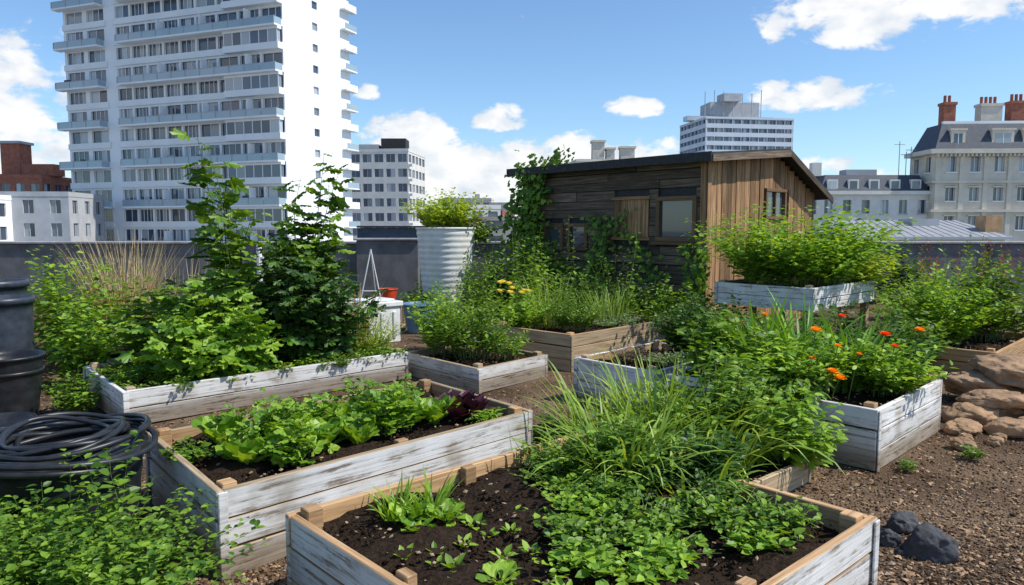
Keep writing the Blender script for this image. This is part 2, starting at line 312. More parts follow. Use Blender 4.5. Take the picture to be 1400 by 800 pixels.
# ---------------------------------------------------------------- raised beds
BEDS=[]
def bed(A,B,C,h,mats,nb=2,z0=0,th=.035,posts=True,legs=False):
    P=[A_(*q,0) for q in (A,B,C)]; P.append(P[0]+P[2]-P[1])
    if z0<.3: BEDS.append([q[:2] for q in P])
    cen=sum(P)/4; mb=MB(); bh=(h-z0)/nb; z=A_(0,0,1)
    for s in range(4):
        a,b=P[s],P[(s+1)%4]; d=nrm(b-a); L=np.linalg.norm(b-a); n=A_(d[1],-d[0],0)
        if np.dot(n,cen-a)<0: n=-n
        for k in range(nb):
            e=(0. if s%2==0 else th+.002); jit=U(-.004,.004)
            ex=U(-.006,.006)
            o=a+d*(e+ex*.3)+n*(jit+.0)+z*(z0+k*bh+.002)
            ux=d*(L-2*e)+z*U(-.006,.006); uy=n*(th+U(-.002,.002)); uz=z*(bh-U(.004,.01))
            right=np.dot(np.cross(ux,uy),uz)>0
            tm=mats[2]; fm=[mats[1],tm,mats[0],mats[1],mats[0],mats[0]]
            if not right: fm=[mats[1],tm,mats[1],mats[0],mats[0],mats[0]]
            box(mb,o,ux,uy,uz,fm=fm)
        if posts:
            c0=a+d*(th+.012)+n*(th+.003)
            box(mb,c0,d*.07,n*.07,z*(h+U(.01,.03)),mats[3])
            if L>1.6:
                c0=(a+b)/2+n*(th+.003); box(mb,c0,d*.07,n*.045,z*(h+U(.0,.012)),mats[3])
        if legs: box(mb,a+d*(th+.003)+n*(th+.003),d*.08,n*.08,z*(z0+.04),mats[3])
        box(mb,a+d*.004-n*.014+z*z0,d*.045,n*.009,z*(h-.01-z0),mats[0])
    if legs:
        q=.96; Q=[cen+(x_-cen)*q+z*(z0+.02) for x_ in P]; mb.addm(Q+[x_+z*.03 for x_ in Q],[BF],mats[1])
    o=mb.obj('raised_garden_bed',[M_paint,M_raw,M_rawg],bevel=.004)
    sm=MB(); n=44; u,v=np.meshgrid(np.linspace(.005,.995,n),np.linspace(.005,.995,n))
    X=P[0][None,None]+(P[1]-P[0])*u[...,None]*1+(P[3]-P[0])*v[...,None]
    X[...,2]=h-.075+.018*np.sin(X[...,0]*9+X[...,1]*4)+.014*np.sin(X[...,1]*13-X[...,0]*7)+R.normal(0,.006,u.shape)
    i,j=np.meshgrid(np.arange(n-1),np.arange(n-1),indexing='ij')
    X[...,:2]=cen[:2]+(X[...,:2]-cen[:2])*.975
    sm.addm(X,[np.stack([i*n+j,i*n+j+1,(i+1)*n+j+1,(i+1)*n+j],-1).reshape(-1,4)],0)
    ks=2600 if cen[1]<5 else 900
    q=U(.04,.96,(ks,2)); Q=P[0]+(P[1]-P[0])*q[:,:1]+(P[3]-P[0])*q[:,1:]; Q[:,2]=h-.07+U(-.02,.012,ks)
    pebbles(sm,Q,U(.004,.015,ks),0,.8)
    q=U(.06,.94,(260,2)); Q=P[0]+(P[1]-P[0])*q[:,:1]+(P[3]-P[0])*q[:,1:]; Q[:,2]=h-.055
    pebbles(sm,Q,U(.004,.015,260),1,.25)
    sm.obj('soil',[M_soil,M_rawg],o)
    return o
bFront=bed((-.942,2.944),(.377,4.143),(1.50,2.905),.42,(0,1,1,1),nb=3)
b2=bed((-2.116,4.143),(-1.326,3.18),(.128,4.653),.42,(0,1,2,1),nb=3)
b3=bed((-4.02,6.78),(-3.10,5.71),(-1.09,7.59),.30,(0,1,0,2),nb=2)
b4=bed((-1.18,7.85),(-.33,6.9),(.38,7.7),.25,(0,2,2,2),nb=2)
b5=bed((-.36,8.93),(.64,7.93),(2.13,9.42),.42,(2,1,1,1),nb=3)
b6=bed((.566,6.58),(1.17,5.93),(2.1,6.86),.42,(0,1,0,2),nb=2)
b7=bed((1.25,5.85),(2.37,4.65),(3.36,5.62),.42,(0,1,0,1),nb=3)
b8=bed((.42,4.89),(1.32,3.97),(1.88,4.47),.16,(2,2,2,2),nb=1,posts=False)
b9=bed((2.5,9.0),(3.3,8.0),(4.6,9.25),.93,(0,2,0,2),nb=2,z0=.66,legs=True)
b10=bed((4.2,8.5),(5.1,7.6),(6.5,9.0),.28,(1,1,1,1),nb=2)

# ---------------------------------------------------------------- gravel scatter
def inbed(P):
    m=np.zeros(len(P),bool)
    for q in BEDS:
        a,b,d=q[0],q[1],q[3]; e1=b-a; e2=d-a; M=np.linalg.inv(np.stack([e1,e2],1)); uv=(P[:,:2]-a)@M.T
        m|=(uv>-.01).all(1)&(uv<1.01).all(1)
    return m
n=60000; Y=1/U(1/11.,1/2.3,n); X=U(-.75,.8,n)*Y+U(-.2,.2,n); P=np.stack([X,Y,0*X],-1); P=P[~inbed(P)]
P[:,2]=.012*np.sin(P[:,0]*2.1+P[:,1])+.01*np.sin(P[:,1]*3.3-P[:,0]*1.2)+.004
mb=MB(); k=len(P); s=U(.004,.013,k)*(1+.9*(U(0,1,k)>.94)); c1=U(0,1,k)
for mi,(a,b) in enumerate([(0,.42),(.42,.54),(.54,.78),(.78,1)]):
    q=(c1>=a)&(c1<b); pebbles(mb,P[q],s[q]*(1.4 if mi==3 else 1),mi,.6 if mi<3 else .22)
mb.obj('gravel',[plain('gravel_brown',(.165,.105,.065),.9,.5,30,bs=0,spec=.1),plain('gravel_grey',(.28,.225,.18),.9,.5,30,bs=0,spec=.1),plain('gravel_dark',(.06,.038,.025),.9,.4,30,bs=0,spec=.1),plain('wood_chip',(.38,.25,.145),.9,.45,30,bs=0,spec=.1)])

# ---------------------------------------------------------------- rocks
def rock(c,sx,sy,sz,m,seed,name='rock'):
    bpy.ops.mesh.primitive_ico_sphere_add(subdivisions=5,radius=1); o=bpy.context.object; o.name=name
    for v in o.data.vertices:
        p=v.co.copy(); f=1+.3*mnoise.noise(p*1.1+Vector((seed,0,0)))+.16*mnoise.noise(p*2.6+Vector((0,seed,0)))+.07*mnoise.noise(p*7)+.03*mnoise.noise(p*18)
        q=p*f; q.z=max(q.z,-.6); q.z=math.copysign(abs(q.z)**.8,q.z)
        v.co=Vector((q.x*sx,q.y*sy,q.z*sz))
    o.location=c; o.rotation_euler=(U(-.15,.15),U(-.15,.15),seed*1.3); o.data.materials.append(m)
    for p in o.data.polygons: p.use_smooth=True
for i,(c,s) in enumerate([((4.35,6.5,.14),(.4,.28,.14)),((4.85,6.2,.15),(.36,.28,.15)),((4.5,6.4,.33),(.44,.28,.11)),((3.75,5.85,.07),(.2,.16,.09)),((4.1,6.0,.08),(.24,.18,.1)),((3.95,5.9,.19),(.25,.17,.07)),((3.5,5.55,.05),(.14,.11,.06)),((3.8,5.5,.06),(.18,.13,.07)),((4.15,5.55,.06),(.2,.15,.08)),((4.3,5.85,.15),(.22,.16,.08)),((3.25,5.15,.04),(.08,.065,.045)),((4.5,5.8,.09),(.22,.18,.11)),((3.8,5.05,.04),(.09,.07,.05)),((3.55,5.25,.03),(.06,.05,.035)),((4.2,5.1,.05),(.12,.09,.06)),((3.65,5.35,.03),(.05,.04,.03)),((3.4,5.35,.03),(.06,.045,.03))]):
    rock(c,*s,M_rock,i+1.7)
rock((2.03,3.42,.05),.11,.1,.1,M_drock,9.1); rock((2.05,3.72,.04),.08,.06,.06,M_drock,12.3); rock((1.9,3.55,.03),.05,.05,.05,M_drock,15.3)

# ---------------------------------------------------------------- shed
K=A_(2.78,10.5,0); w=nrm(A_(-2.58,2.9,0)); e=A_(w[1],-w[0],0); z=A_(0,0,1); LW=3.88; LE=3.21
shed=bpy.data.objects.new('garden_shed',None); bpy.context.scene.collection.objects.link(shed)
def prof(s): return 2.58+(2.76-2.58)*s/1.97 if s<1.97 else 2.76-(2.76-2.18)*(s-1.97)/(LE-1.97)
mb=MB(); i_=.04
pf=[(i_,0),(i_,prof(i_)-.03),(1.97,2.72),(LE-i_,prof(LE-i_)-.03),(LE-i_,0)]
V=[K+e*s+w*i_+z*h for s,h in pf]+[K+e*s+w*(LW-i_)+z*h for s,h in pf]
mb.addm(V,[np.array([[0,1,2,3,4],[9,8,7,6,5]])],0)
mb.addm(V,[np.array([[0,5,6,1],[1,6,7,2],[2,7,8,3],[3,8,9,4]])],0)
mb.obj('inner_walls',[M_dark],shed)
opA=[(.18,.86,1.38,2.05),(1.02,1.72,1.42,2.04),(2.3,2.72,1.2,1.66),(2.86,3.3,1.2,1.66)]
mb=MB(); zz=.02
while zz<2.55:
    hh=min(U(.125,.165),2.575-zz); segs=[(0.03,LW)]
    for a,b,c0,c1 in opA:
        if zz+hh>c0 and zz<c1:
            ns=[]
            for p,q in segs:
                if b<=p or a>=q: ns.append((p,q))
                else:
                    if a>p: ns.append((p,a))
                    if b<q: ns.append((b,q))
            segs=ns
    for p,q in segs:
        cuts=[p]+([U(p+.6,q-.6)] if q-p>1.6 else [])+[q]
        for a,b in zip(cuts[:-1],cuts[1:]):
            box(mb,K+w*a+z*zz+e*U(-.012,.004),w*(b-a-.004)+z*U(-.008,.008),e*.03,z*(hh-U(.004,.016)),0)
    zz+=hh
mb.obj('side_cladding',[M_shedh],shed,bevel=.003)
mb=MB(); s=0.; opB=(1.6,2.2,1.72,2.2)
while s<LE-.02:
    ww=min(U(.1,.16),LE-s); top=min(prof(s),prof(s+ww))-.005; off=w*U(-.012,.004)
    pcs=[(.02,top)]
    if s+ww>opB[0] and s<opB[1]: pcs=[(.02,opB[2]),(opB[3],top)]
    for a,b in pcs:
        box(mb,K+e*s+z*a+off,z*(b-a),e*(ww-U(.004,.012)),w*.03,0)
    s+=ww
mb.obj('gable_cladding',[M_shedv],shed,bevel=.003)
mb=MB()
box(mb,K-w*.024-e*.02,z*2.58,e*.09,w*.009,0); box(mb,K-e*.029,z*2.57,w*.09,e*.014,0)
mb.obj('corner_post',[M_shedv],shed)
def window(mbf,mbg,o,a,n,wd,ht,mull=1,rec=.02,fw=.05):
    box(mbg,o+a*.03-n*rec+z*.03,a*(wd-.06),n*.006,z*(ht-.06),0)
    box(mbf,o-a*.02-n*.02,a*(wd+.04),n*.06,z*fw,0); box(mbf,o-a*.02-n*.02+z*(ht-fw),a*(wd+.04),n*.06,z*fw,0)
    box(mbf,o-a*.02-n*.02+z*(fw+.001),z*(ht-2*fw-.002),a*fw,n*.055,0); box(mbf,o+a*(wd+.02-fw)-n*.02+z*(fw+.001),z*(ht-2*fw-.002),a*fw,n*.055,0)
    for m_ in range(mull):
        box(mbf,o+a*(wd*(m_+1)/(mull+1)-.015)-n*.01+z*(fw+.001),z*(ht-2*fw-.002),a*.03,n*.03,0)
mf=MB(); mg=MB()
for q,mu in ((0,0),(2,0),(3,0)):
    a,b,c0,c1=opA[q]; window(mf,mg,K+w*a+z*c0,w,-e,b-a,c1-c0,mu,fw=.065)
window(mf,mg,K+e*opB[0]+z*opB[2],e,-w,opB[1]-opB[0],opB[3]-opB[2],1)
a,b,c0,c1=opA[0]; box(mf,K+w*(a-.07)-e*.06+z*(c0-.05),w*(b-a+.14),e*.08,z*.045,0)
mf.obj('window_frames',[M_frame],shed,bevel=.003); mg.obj('window_glass',[M_sglass],shed)
mb=MB(); a,b,c0,c1=opA[1]
for kx in range(5): box(mb,K+w*(a+.01+kx*.138)+z*(c0+.01)-e*.012,z*(c1-c0-.02),w*.132,e*.02,0)
box(mb,K+w*(a-.03)+z*(c1-.02)-e*.04,w*(b-a+.06),e*.05,z*.05,0); box(mb,K+w*(a-.03)+z*(c0-.03)-e*.04,w*(b-a+.06),e*.05,z*.05,0)
mb.obj('shutter',[M_shedv],shed,bevel=.003)
mb=MB(); ov=.2
sl1=(e*1.97+z*.18); u1=sl1/1.97
box(mb,K-w*ov-u1*.2+z*2.60,w*(LW+2*ov),u1*(1.97+.2),z*.05,0)
sl2=e*1.24-z*.58; u2=sl2/1.24
box(mb,K-w*ov+e*1.972+z*2.777,w*(LW+2*ov),u2*(1.24+.28),z*.05,0)
box(mb,K-w*ov-u1*.225+z*2.53,w*(LW+2*ov),e*.022,z*.13,0)
box(mb,K-w*(ov+.02)-u1*.2+z*2.52,u1*2.17,w*.02,z*.1,1); box(mb,K-w*(ov+.02)+e*1.972+z*2.697,u2*1.5,w*.02,z*.1,1)
for kx in range(9): box(mb,K+w*(.05+kx*.47)-u1*.19+z*2.525,u1*.19,w*.05,z*.07,1)
mb.obj('roof',[M_dark,M_shedh],shed)

# ---------------------------------------------------------------- tank, pots, crate
mb=MB(); pr=[(.02,.15)]
for k_ in range(57):
    t=k_/56; pr.append((.40+.12*t+.007*math.sin(k_*1.5708),.15+1.4*t))
pr+=[(.535,1.56),(.535,1.59),(.50,1.59),(.5,1.5),(.02,1.5)]
lathe(mb,(-1.17,13,0),pr,64); lathe(mb,(-1.17,13,0),[(.01,1.51),(.49,1.51)],32,1)
for a in range(4): cbox(mb,(-1.17+.3*math.cos(a*1.57+.7),13+.3*math.sin(a*1.57+.7),0),.2,.2,.16,1)
mb.obj('corrugated_planter_tank',[M_galv,M_soil],smooth=True)
def pot(name,c,r,h,m,taper=.8,ribs=0):
    mb=MB(); pr=[(.01,0),(r*taper,0)]
    for k_ in range(1,13):
        t=k_/12; pr.append((r*(taper+(1-taper)*t)+(.004 if ribs and k_%3==0 else 0),h*t*.93))
    pr+=[(r*1.06,h*.93),(r*1.07,h*.97),(r*1.06,h),(r*.99,h),(r*.95,h*.9),(r*.9,h*.72),(.01,h*.7)]
    lathe(mb,c,pr,56); return mb.obj(name,[m],smooth=True)
tub=pot('black_garden_tub',(-2.27,3.6,0),.37,.5,M_plastic,taper=.86,ribs=1)
pot('black_plant_pot',(-4.2,6.0,0),.25,.42,M_plastic,ribs=1); pot('black_plant_pot',(-4.2,6.0,.2),.26,.34,M_plastic,ribs=1)
pot('black_plant_pot',(-3.75,5.2,0),.24,.2,M_plastic,ribs=1)
pot('grey_barrel',(-5.12,7.25,0),.29,.9,M_bluegrey,taper=.9,ribs=1); pot('grey_barrel',(-5.65,7.9,0),.33,1.02,M_bluegrey,taper=.9)
pot('red_bucket',(-1.98,11.6,.38),.15,.24,M_red,taper=.75)
mb=MB(); cbox(mb,(-1.98,11.6,0),.5,.4,.03,0); cbox(mb,(-1.98,11.6,.345),.5,.4,.03,0)
for sx,sy in ((-.22,-.17),(.22,-.17),(-.22,.17),(.22,.17)): cbox(mb,(-1.98+sx,11.6+sy,.032),.05,.05,.31,0)
mb.obj('wooden_stool',[M_rawg],bevel=.005)
pot('blue_tub',(-1.35,11,0),.3,.45,M_bluep)
mb=MB()
def coil(c,r,turns,rt,dz,seed):
    n=turns*40; t=np.linspace(0,turns*2*math.pi,n)
    rr=r+.04*np.sin(t*.37+seed)+.035*np.sin(t*1.13+seed*2); 
    P=np.stack([c[0]+rr*np.cos(t)+.03*np.sin(t*.21),c[1]+rr*np.sin(t)+.04*np.sin(t*.31),c[2]+dz*(.5+.5*np.sin(t*.53+seed))+.02*np.sin(2*t+seed)],-1)
    tubes(mb,P[None],rt,8,0,ref=(0,0,1))
coil((-2.27,3.6,.5),.33,7,.014,.07,1.); coil((-2.3,3.62,.52),.27,5,.013,.06,3.); coil((-2.2,3.5,.49),.36,3,.015,.03,5.)
coil((-3.65,4.75,.03),.3,6,.014,.1,7.)
mb.obj('coiled_garden_hose',[M_plastic],smooth=True)
mb=MB(); c=A_(-1.95,10.1,0); ang=.75
cbox(mb,c,.62,.5,.5,0,ang); cbox(mb,c+z*.503,.68,.56,.07,0,ang); cbox(mb,c+z*.574,.5,.4,.03,0,ang)
for s_ in(-.2,0,.2): cbox(mb,c+A_(math.sin(ang)*.26,-math.cos(ang)*.26,.06)+A_(math.cos(ang),math.sin(ang),0)*s_,.05,.02,.38,0,ang)
mb.obj('white_storage_box',[M_wbox],bevel=.012)
mb=MB()
Pp=np.array([[(-2.45,11.3,.0),(-2.2,11.4,1.25)],[(-1.95,11.3,0),(-2.2,11.4,1.25)],[(-2.35,11.35,.6),(-2.05,11.35,.6)],[(-2.2,12,.0),(-2.2,11.4,1.25)]],float)
tubes(mb,Pp,.01,6,0,ref=(.3,1,.1)); mb.obj('metal_tripod_frame',[M_wbox])
mb=MB(); tubes(mb,np.array([[(-5.6,16.2,.02),(-5.6,16.2,.6),(-5.6,16.2,1.2)]],float),.06,10,0); 
for zc in (.3,.9): cbox(mb,(-5.6,16.22,zc),.2,.14,.04,0)
mb.obj('downpipe',[M_wbox],smooth=False)
mb=MB(); 
for k_ in range(2): cbox(mb,(-3.95+.05*k_,7.75,.02+.12*k_),.75,.5,.11,0,.3+.1*k_)
cbox(mb,(-3.9,7.75,.26),.7,.46,.05,1,.35)
mb.obj('white_seed_tray_stack',[M_wbox,M_soil],bevel=.01)

# ---------------------------------------------------------------- PLANTS
def spire(name,c,H,ls,leaf,n=5,nl=26,out=.15):
    mb=MB(); az=U(0,6.28,n); B=np.stack([c[0]+.05*np.cos(az),c[1]+.05*np.sin(az),np.full(n,c[2])],-1)
    HH=H*np.concatenate([[1.],U(.55,.95,n-1)]); stems(mb,B,HH,np.full(n,out)*U(.2,1.8,n),az,nl,ls,T_lob,br=.15,up=.15,s0=.1,r=.007,taper=.4,wob=.045,pet=True,hang=.25)
    return mb.obj(name,[leaf,M_stem])
spire('hop_plant',(-2.68,6.95,.24),2.2,.2,L_mid,7,30); 
spire('hop_plant',(-2.1,7.5,.24),2.12,.2,L_mid,7,30)
bush('blackcurrant_bush',(-2.08,7.35,.24),.66,.55,1.5,60,24,.14,T_lob,L_dark,br=.1,up=.1,pet=True,hang=.3)
bush('squash_plant',(-2.72,6.6,.24),.6,.5,.88,44,15,.17,T_lob,L_bright,br=.14,up=.1,pet=True,hang=.2)
bush('currant_shrub',(-3.25,6.95,.24),.6,.5,.9,40,18,.12,T_lob3,L_mid,br=.1,up=.2,pet=True)
bush('fennel_plant',(-1.5,7.7,.24),.35,.35,.55,60,26,.05,T_lan,L_yel,br=.05,up=.6,W=.9)
mb=MB()
for k_ in range(150):
    t,s_=U(.03,.97),U(.03,.9)**1.3; c=A_(-3.10,5.71)+A_(2.01,1.88)*t+A_(-.92,1.07)*s_
    clump(mb,(c[0],c[1],.23),.13,.13,U(.06,.18),12,9,.036,T_ov,br=.02,up=.4,mat=int(R.rand()<.3)*2)
mb.obj('herb_groundcover',[L_mid,M_stem,L_bright])
bush('raspberry_bush',(-4.7,8.3,.0),.75,.7,1.3,64,26,.095,T_ov,L_mid,br=.1,up=.1,hang=.2)
bush('raspberry_bush',(-5.6,9.2,.0),.8,.7,1.45,50,26,.11,T_ov,L_bright,br=.1,up=.1,hang=.2)
bush('nettle_clump',(-4.35,7.35,.0),.4,.4,.95,40,22,.085,T_ov,L_bright,br=.06,up=.1,hang=.2)
bush('nettle_clump',(-3.8,8.6,.0),.7,.5,1.15,54,24,.1,T_lob3,L_mid,br=.1,up=.1,hang=.2)
bush('nettle_clump',(-3.0,9.3,.0),.6,.5,1.1,44,24,.1,T_lob3,L_dark,br=.1,up=.1,hang=.2)
bush('weed_clump',(-3.75,6.2,.0),.3,.3,.42,46,14,.05,T_ov,L_mid,br=.04)
bush('weed_clump',(-3.2,5.0,.0),.3,.3,.25,34,12,.05,T_ov,L_mid,br=.04)
mb=MB(); tuft(mb,(-4.95,9.3,0),.3,460,1.75,.012,(.02,.2),(.1,.8)); mb.obj('dry_ornamental_grass',[L_straw])
mb=MB(); tuft(mb,(-4.2,9.2,0),.25,200,1.45,.012,(.02,.3),(.1,.9)); mb.obj('dry_ornamental_grass',[L_straw])
mb=MB(); tuft(mb,(-1.75,8.2,.24),.08,120,.85,.016,(.02,.3),(.2,1)); 
mb.obj('dry_seed_heads',[L_straw])
mb=MB(); clump(mb,(-.4,7.8,.19),.55,.5,.78,70,24,.06,T_lan,br=.06,up=.4,W=1.9); clump(mb,(-.75,7.95,.19),.4,.35,.8,36,16,.08,T_ov,br=.06,mat=2)
clump(mb,(-.05,7.7,.19),.3,.3,.5,26,18,.04,T_sm,br=.06,mat=2); mb.obj('tomato_plant',[L_mid,M_stem,L_bright])
bush('wildflower_clump',(-.9,9.2,0),.45,.4,1.0,46,26,.07,T_lan,L_bright,br=.05,up=.5,W=1.7)
bush('wildflower_clump',(-.45,10.2,0),.6,.6,1.3,50,28,.08,T_lan,L_mid,br=.06,up=.5,W=1.7)
bush('tank_shrub',(-1.17,13,1.5),.8,.6,.75,80,24,.09,T_sm,L_yel,br=.08,up=.4,drop=.3)
bush('tank_shrub',(-.75,13.1,1.3),.6,.5,.7,44,20,.09,T_ov,L_mid,br=.08,up=.1,hang=.3)
bush('laurel_shrub',(-.35,12.5,0),.6,.6,1.5,60,26,.09,T_ov,L_mid,br=.08)
bush('laurel_shrub',(-1.7,12.4,0),.5,.3,.7,40,22,.08,T_ov,L_dark,br=.08)
bush('wildflower_clump',(-2.75,9.5,0),.5,.5,.8,44,20,.08,T_ov,L_mid,br=.06)
bush('wildflower_clump',(-3.2,11.5,0),.9,.6,.9,50,22,.09,T_ov,L_bright,br=.08)
bush('lavender_bush',(.75,8.7,.36),.45,.4,.55,90,24,.05,T_lan,L_mid,br=.04,up=.7,W=1.4)
bush('herb_clump',(.15,8.75,.36),.38,.3,.48,46,18,.07,T_ov,L_bright,br=.05)
bush('thyme_mat',(1.3,9.0,.36),.45,.38,.18,80,12,.03,T_sm,L_grey,br=.04)
mb=MB(); tuft(mb,(1.25,9.25,.36),.25,160,.6,.014,(.02,.4),(.1,.8)); tuft(mb,(.45,9.0,.36),.2,100,.8,.014,(.02,.3),(.1,.6)); mb.obj('ornamental_grass',[L_grass])
mb=MB()
for k_ in range(9): flower(mb,(.0+U(-.22,.22),8.75+U(-.2,.2),.88+U(-.1,.1)),.06,0,22)
mb.obj('yellow_flowers',[P_yel])
for k_,(x_,y_,h_,ls_,T_,L_) in enumerate([(1.0,10.2,1.1,.09,T_ov,L_dark),(.3,11.,1.35,.1,T_ov,L_mid),(.9,11.4,1.3,.09,T_lan,L_mid),(1.7,10.6,.95,.09,T_lob3,L_dark),(2.2,10.1,.9,.09,T_ov,L_mid),(.0,12.2,1.5,.1,T_ov,L_dark),(1.9,9.9,.8,.09,T_lan,L_bright),(.4,9.9,1.2,.08,T_lan,L_bright),(1.3,9.95,1.25,.07,T_lan,L_mid),(.6,12.3,1.4,.1,T_lob3,L_mid),(2.55,9.75,.75,.08,T_ov,L_dark)]):
    bush('shrub',(x_,y_,0),.45,.45,h_,36,24,ls_,T_,L_,br=.07,up=.3,W=1.5 if T_ is T_lan else 1.,drop=.3)
mb=MB(); az=U(0,6.28,14); B=np.stack([U(.0,1.8,14),U(9.9,11.5,14),0*az],-1); stems(mb,B,U(1.2,1.85,14),U(.05,.2,14),az,30,.08,T_ov,br=.04,up=.1,r=.006,hang=.2); mb.obj('tall_nettle_stems',[L_mid,M_stem])
def vine(mb,s0,z0,s1,z1,n,leaf=.09,wid=.25):
    t=np.linspace(0,1,14); P=np.stack([K+w*(s0+(s1-s0)*q+.12*math.sin(q*7+s0*3))+z*(z0+(z1-z0)*q)-e*.05 for q in t]); tubes(mb,P[None],.008,4,1)
    q=U(0,1,n); ss=s0+(s1-s0)*q+.12*np.sin(q*7+s0*3)+R.normal(0,wid,n); zz=z0+(z1-z0)*q+R.normal(0,wid*.6,n); ss=np.clip(ss,-.1,LW+.3)
    P=K+w*ss[:,None]+z*zz[:,None]-e*U(.04,.22,n)[:,None]
    D=w*U(-1,1,n)[:,None]-z*U(-.2,1,n)[:,None]-e*U(.1,.7,n)[:,None]; Nn=-e+U(-.5,.5,(n,3))+z*.5
    place(mb,T_lob3,P,D,Nn,U(.6,1.2,n)*leaf,1.,0)
mb=MB(); vine(mb,3.45,.2,3.7,2.55,800,.13,.24); vine(mb,3.1,.2,3.45,2.3,200,.11,.13); vine(mb,1.85,.2,1.95,1.8,280,.1,.13); vine(mb,.05,.3,.1,1.35,170,.1,.12); vine(mb,.7,.3,.95,1.3,120,.09,.15); vine(mb,1.3,1.3,1.5,1.85,40,.08,.1); vine(mb,3.8,2.4,2.8,2.8,220,.1,.15)
mb.obj('climbing_ivy',[L_mid,M_bstem])
bush('sage_bush',(1.78,7.0,.36),.45,.4,.6,140,22,.05,T_ov,L_dark,br=.05,up=.3)
bush('lavender_bush',(1.1,6.6,.36),.3,.25,.18,60,12,.035,T_lan,L_brown,M_bstem,br=.04)
bush('thyme_mat',(1.45,6.5,.36),.33,.25,.14,70,12,.03,T_sm,L_grey,br=.04)
mb=MB()
for c_,L_ in (((2.35,5.85),.88),((1.95,5.75),.76),((2.15,6.1),.85),((2.75,5.75),.76),((2.55,5.5),.66)):
    tuft(mb,(c_[0],c_[1],.35),.12,42,L_,.055,(.1,.7),(.1,1.1))
mb.obj('crocosmia_plant',[L_iris])
bush('marigold_plant',(2.05,5.45,.36),.65,.45,.5,100,20,.08,T_lan,L_bright,br=.06,up=.4,W=1.9)
bush('marigold_plant',(2.75,5.4,.36),.45,.42,.42,70,20,.075,T_lan,L_bright,br=.06,up=.4,W=2.)
bush('hydrangea_shrub',(1.75,5.85,.36),.42,.35,.6,56,20,.09,T_ov,L_mid,br=.06)
bush('dahlia_plant',(3.0,5.75,.36),.3,.3,.5,40,18,.08,T_ov,L_dark,br=.06)
bush('hanging_foliage',(1.9,5.12,.38),.42,.3,.24,70,14,.08,T_lan,L_mid,br=.08,up=-.1,W=1.8,hang=.3)
mb=MB()
for x_,y_,z_,r_,m_ in [(2.18,5.2,.85,.06,0),(2.68,5.2,.82,.055,1),(2.2,4.95,.6,.055,0),(2.98,5.3,.84,.05,0),(2.26,4.97,.55,.055,0),(2.5,5.5,.92,.04,1),(2.75,5.2,.74,.035,1),(2.45,5.1,.7,.03,0),(2.32,5.15,.75,.035,0),(2.1,5.05,.68,.03,0),(1.95,5.6,.92,.035,0)]:
    flower(mb,(x_,y_,z_),r_,m_); tubes(mb,np.array([[(x_-.04,y_+.05,.36),(x_-.02,y_+.02,z_*.6+.15),(x_,y_,z_)]]),.004,4,2)
mb.obj('marigold_flowers',[P_or,P_red,M_stem])
mb=MB()
for c_,n_,L_ in (((.95,4.6,.12),130,.92),((.75,4.2,.1),80,.78),((1.25,4.4,.12),110,.78),((.62,4.85,.12),70,.72)):
    tuft(mb,c_,.22,n_,L_,.034,(.02,.6),(.3,2.1),lo=.4); tuft(mb,c_,.24,n_//3,L_*1.02,.012,(.02,.5),(.1,1.),lo=.6)
for c_,n_,L_ in (((.55,3.6,.34),150,.55),((.82,3.35,.34),90,.44),((.3,3.72,.34),50,.34)): tuft(mb,c_,.19,n_,L_,.026,(.02,.8),(.4,2.2),lo=.4)
mb.obj('daylily_grass_clump',[L_grass])
mb=MB(); clump(mb,(.6,3.65,.34),.35,.3,.34,50,16,.06,T_lan,br=.05,W=1.9); clump(mb,(.95,3.5,.34),.3,.3,.28,40,14,.055,T_ov,br=.05,mat=2); clump(mb,(.95,4.5,.12),.5,.4,.55,60,18,.07,T_lan,br=.05,W=1.8); mb.obj('aster_foliage',[L_mid,M_stem,L_dark])
bush('phlox_clump',(1.35,4.75,.12),.5,.4,.7,70,22,.075,T_lan,L_mid,br=.05,W=1.9)
bush('phlox_clump',(1.75,4.5,.1),.33,.27,.58,54,18,.08,T_lan,L_bright,br=.05,W=1.9,hang=.2)
bush('phlox_clump',(.3,5.0,.02),.25,.2,.3,30,14,.06,T_ov,L_mid,br=.05)
ff=MB(); FA=A_(-.942,2.944); F1=nrm(A_(1.319,1.199)); F2=nrm(A_(1.123,-1.238))
def fb(a,b): q=FA+F1*a+F2*b; return (q[0],q[1],.35)
for a,b,r,h_,n_,mi in [(1.4,.3,.2,.17,60,2),(1.22,.42,.17,.13,44,2),(1.0,.72,.17,.11,44,0),(.82,.95,.17,.1,44,2),(1.1,1.0,.17,.11,44,2),(.95,1.2,.14,.09,32,0),(1.38,1.2,.17,.15,44,2),(1.5,1.4,.14,.14,36,2),(1.45,.7,.18,.15,44,3),(1.2,.75,.17,.13,44,2),(.62,1.08,.13,.08,26,0),(1.58,1.05,.14,.14,36,3),(1.27,1.42,.1,.09,20,0),(.76,1.3,.1,.07,18,0),(1.6,.5,.15,.16,40,3)]:
    clump(ff,fb(a,b),r,r,h_,n_,8,.04,T_ov,br=.03,up=.3,spread=.9,base=.65,mat=mi)
ff.obj('strawberry_groundcover',[L_bright,M_stem,L_mid,L_dark])
mb=MB()
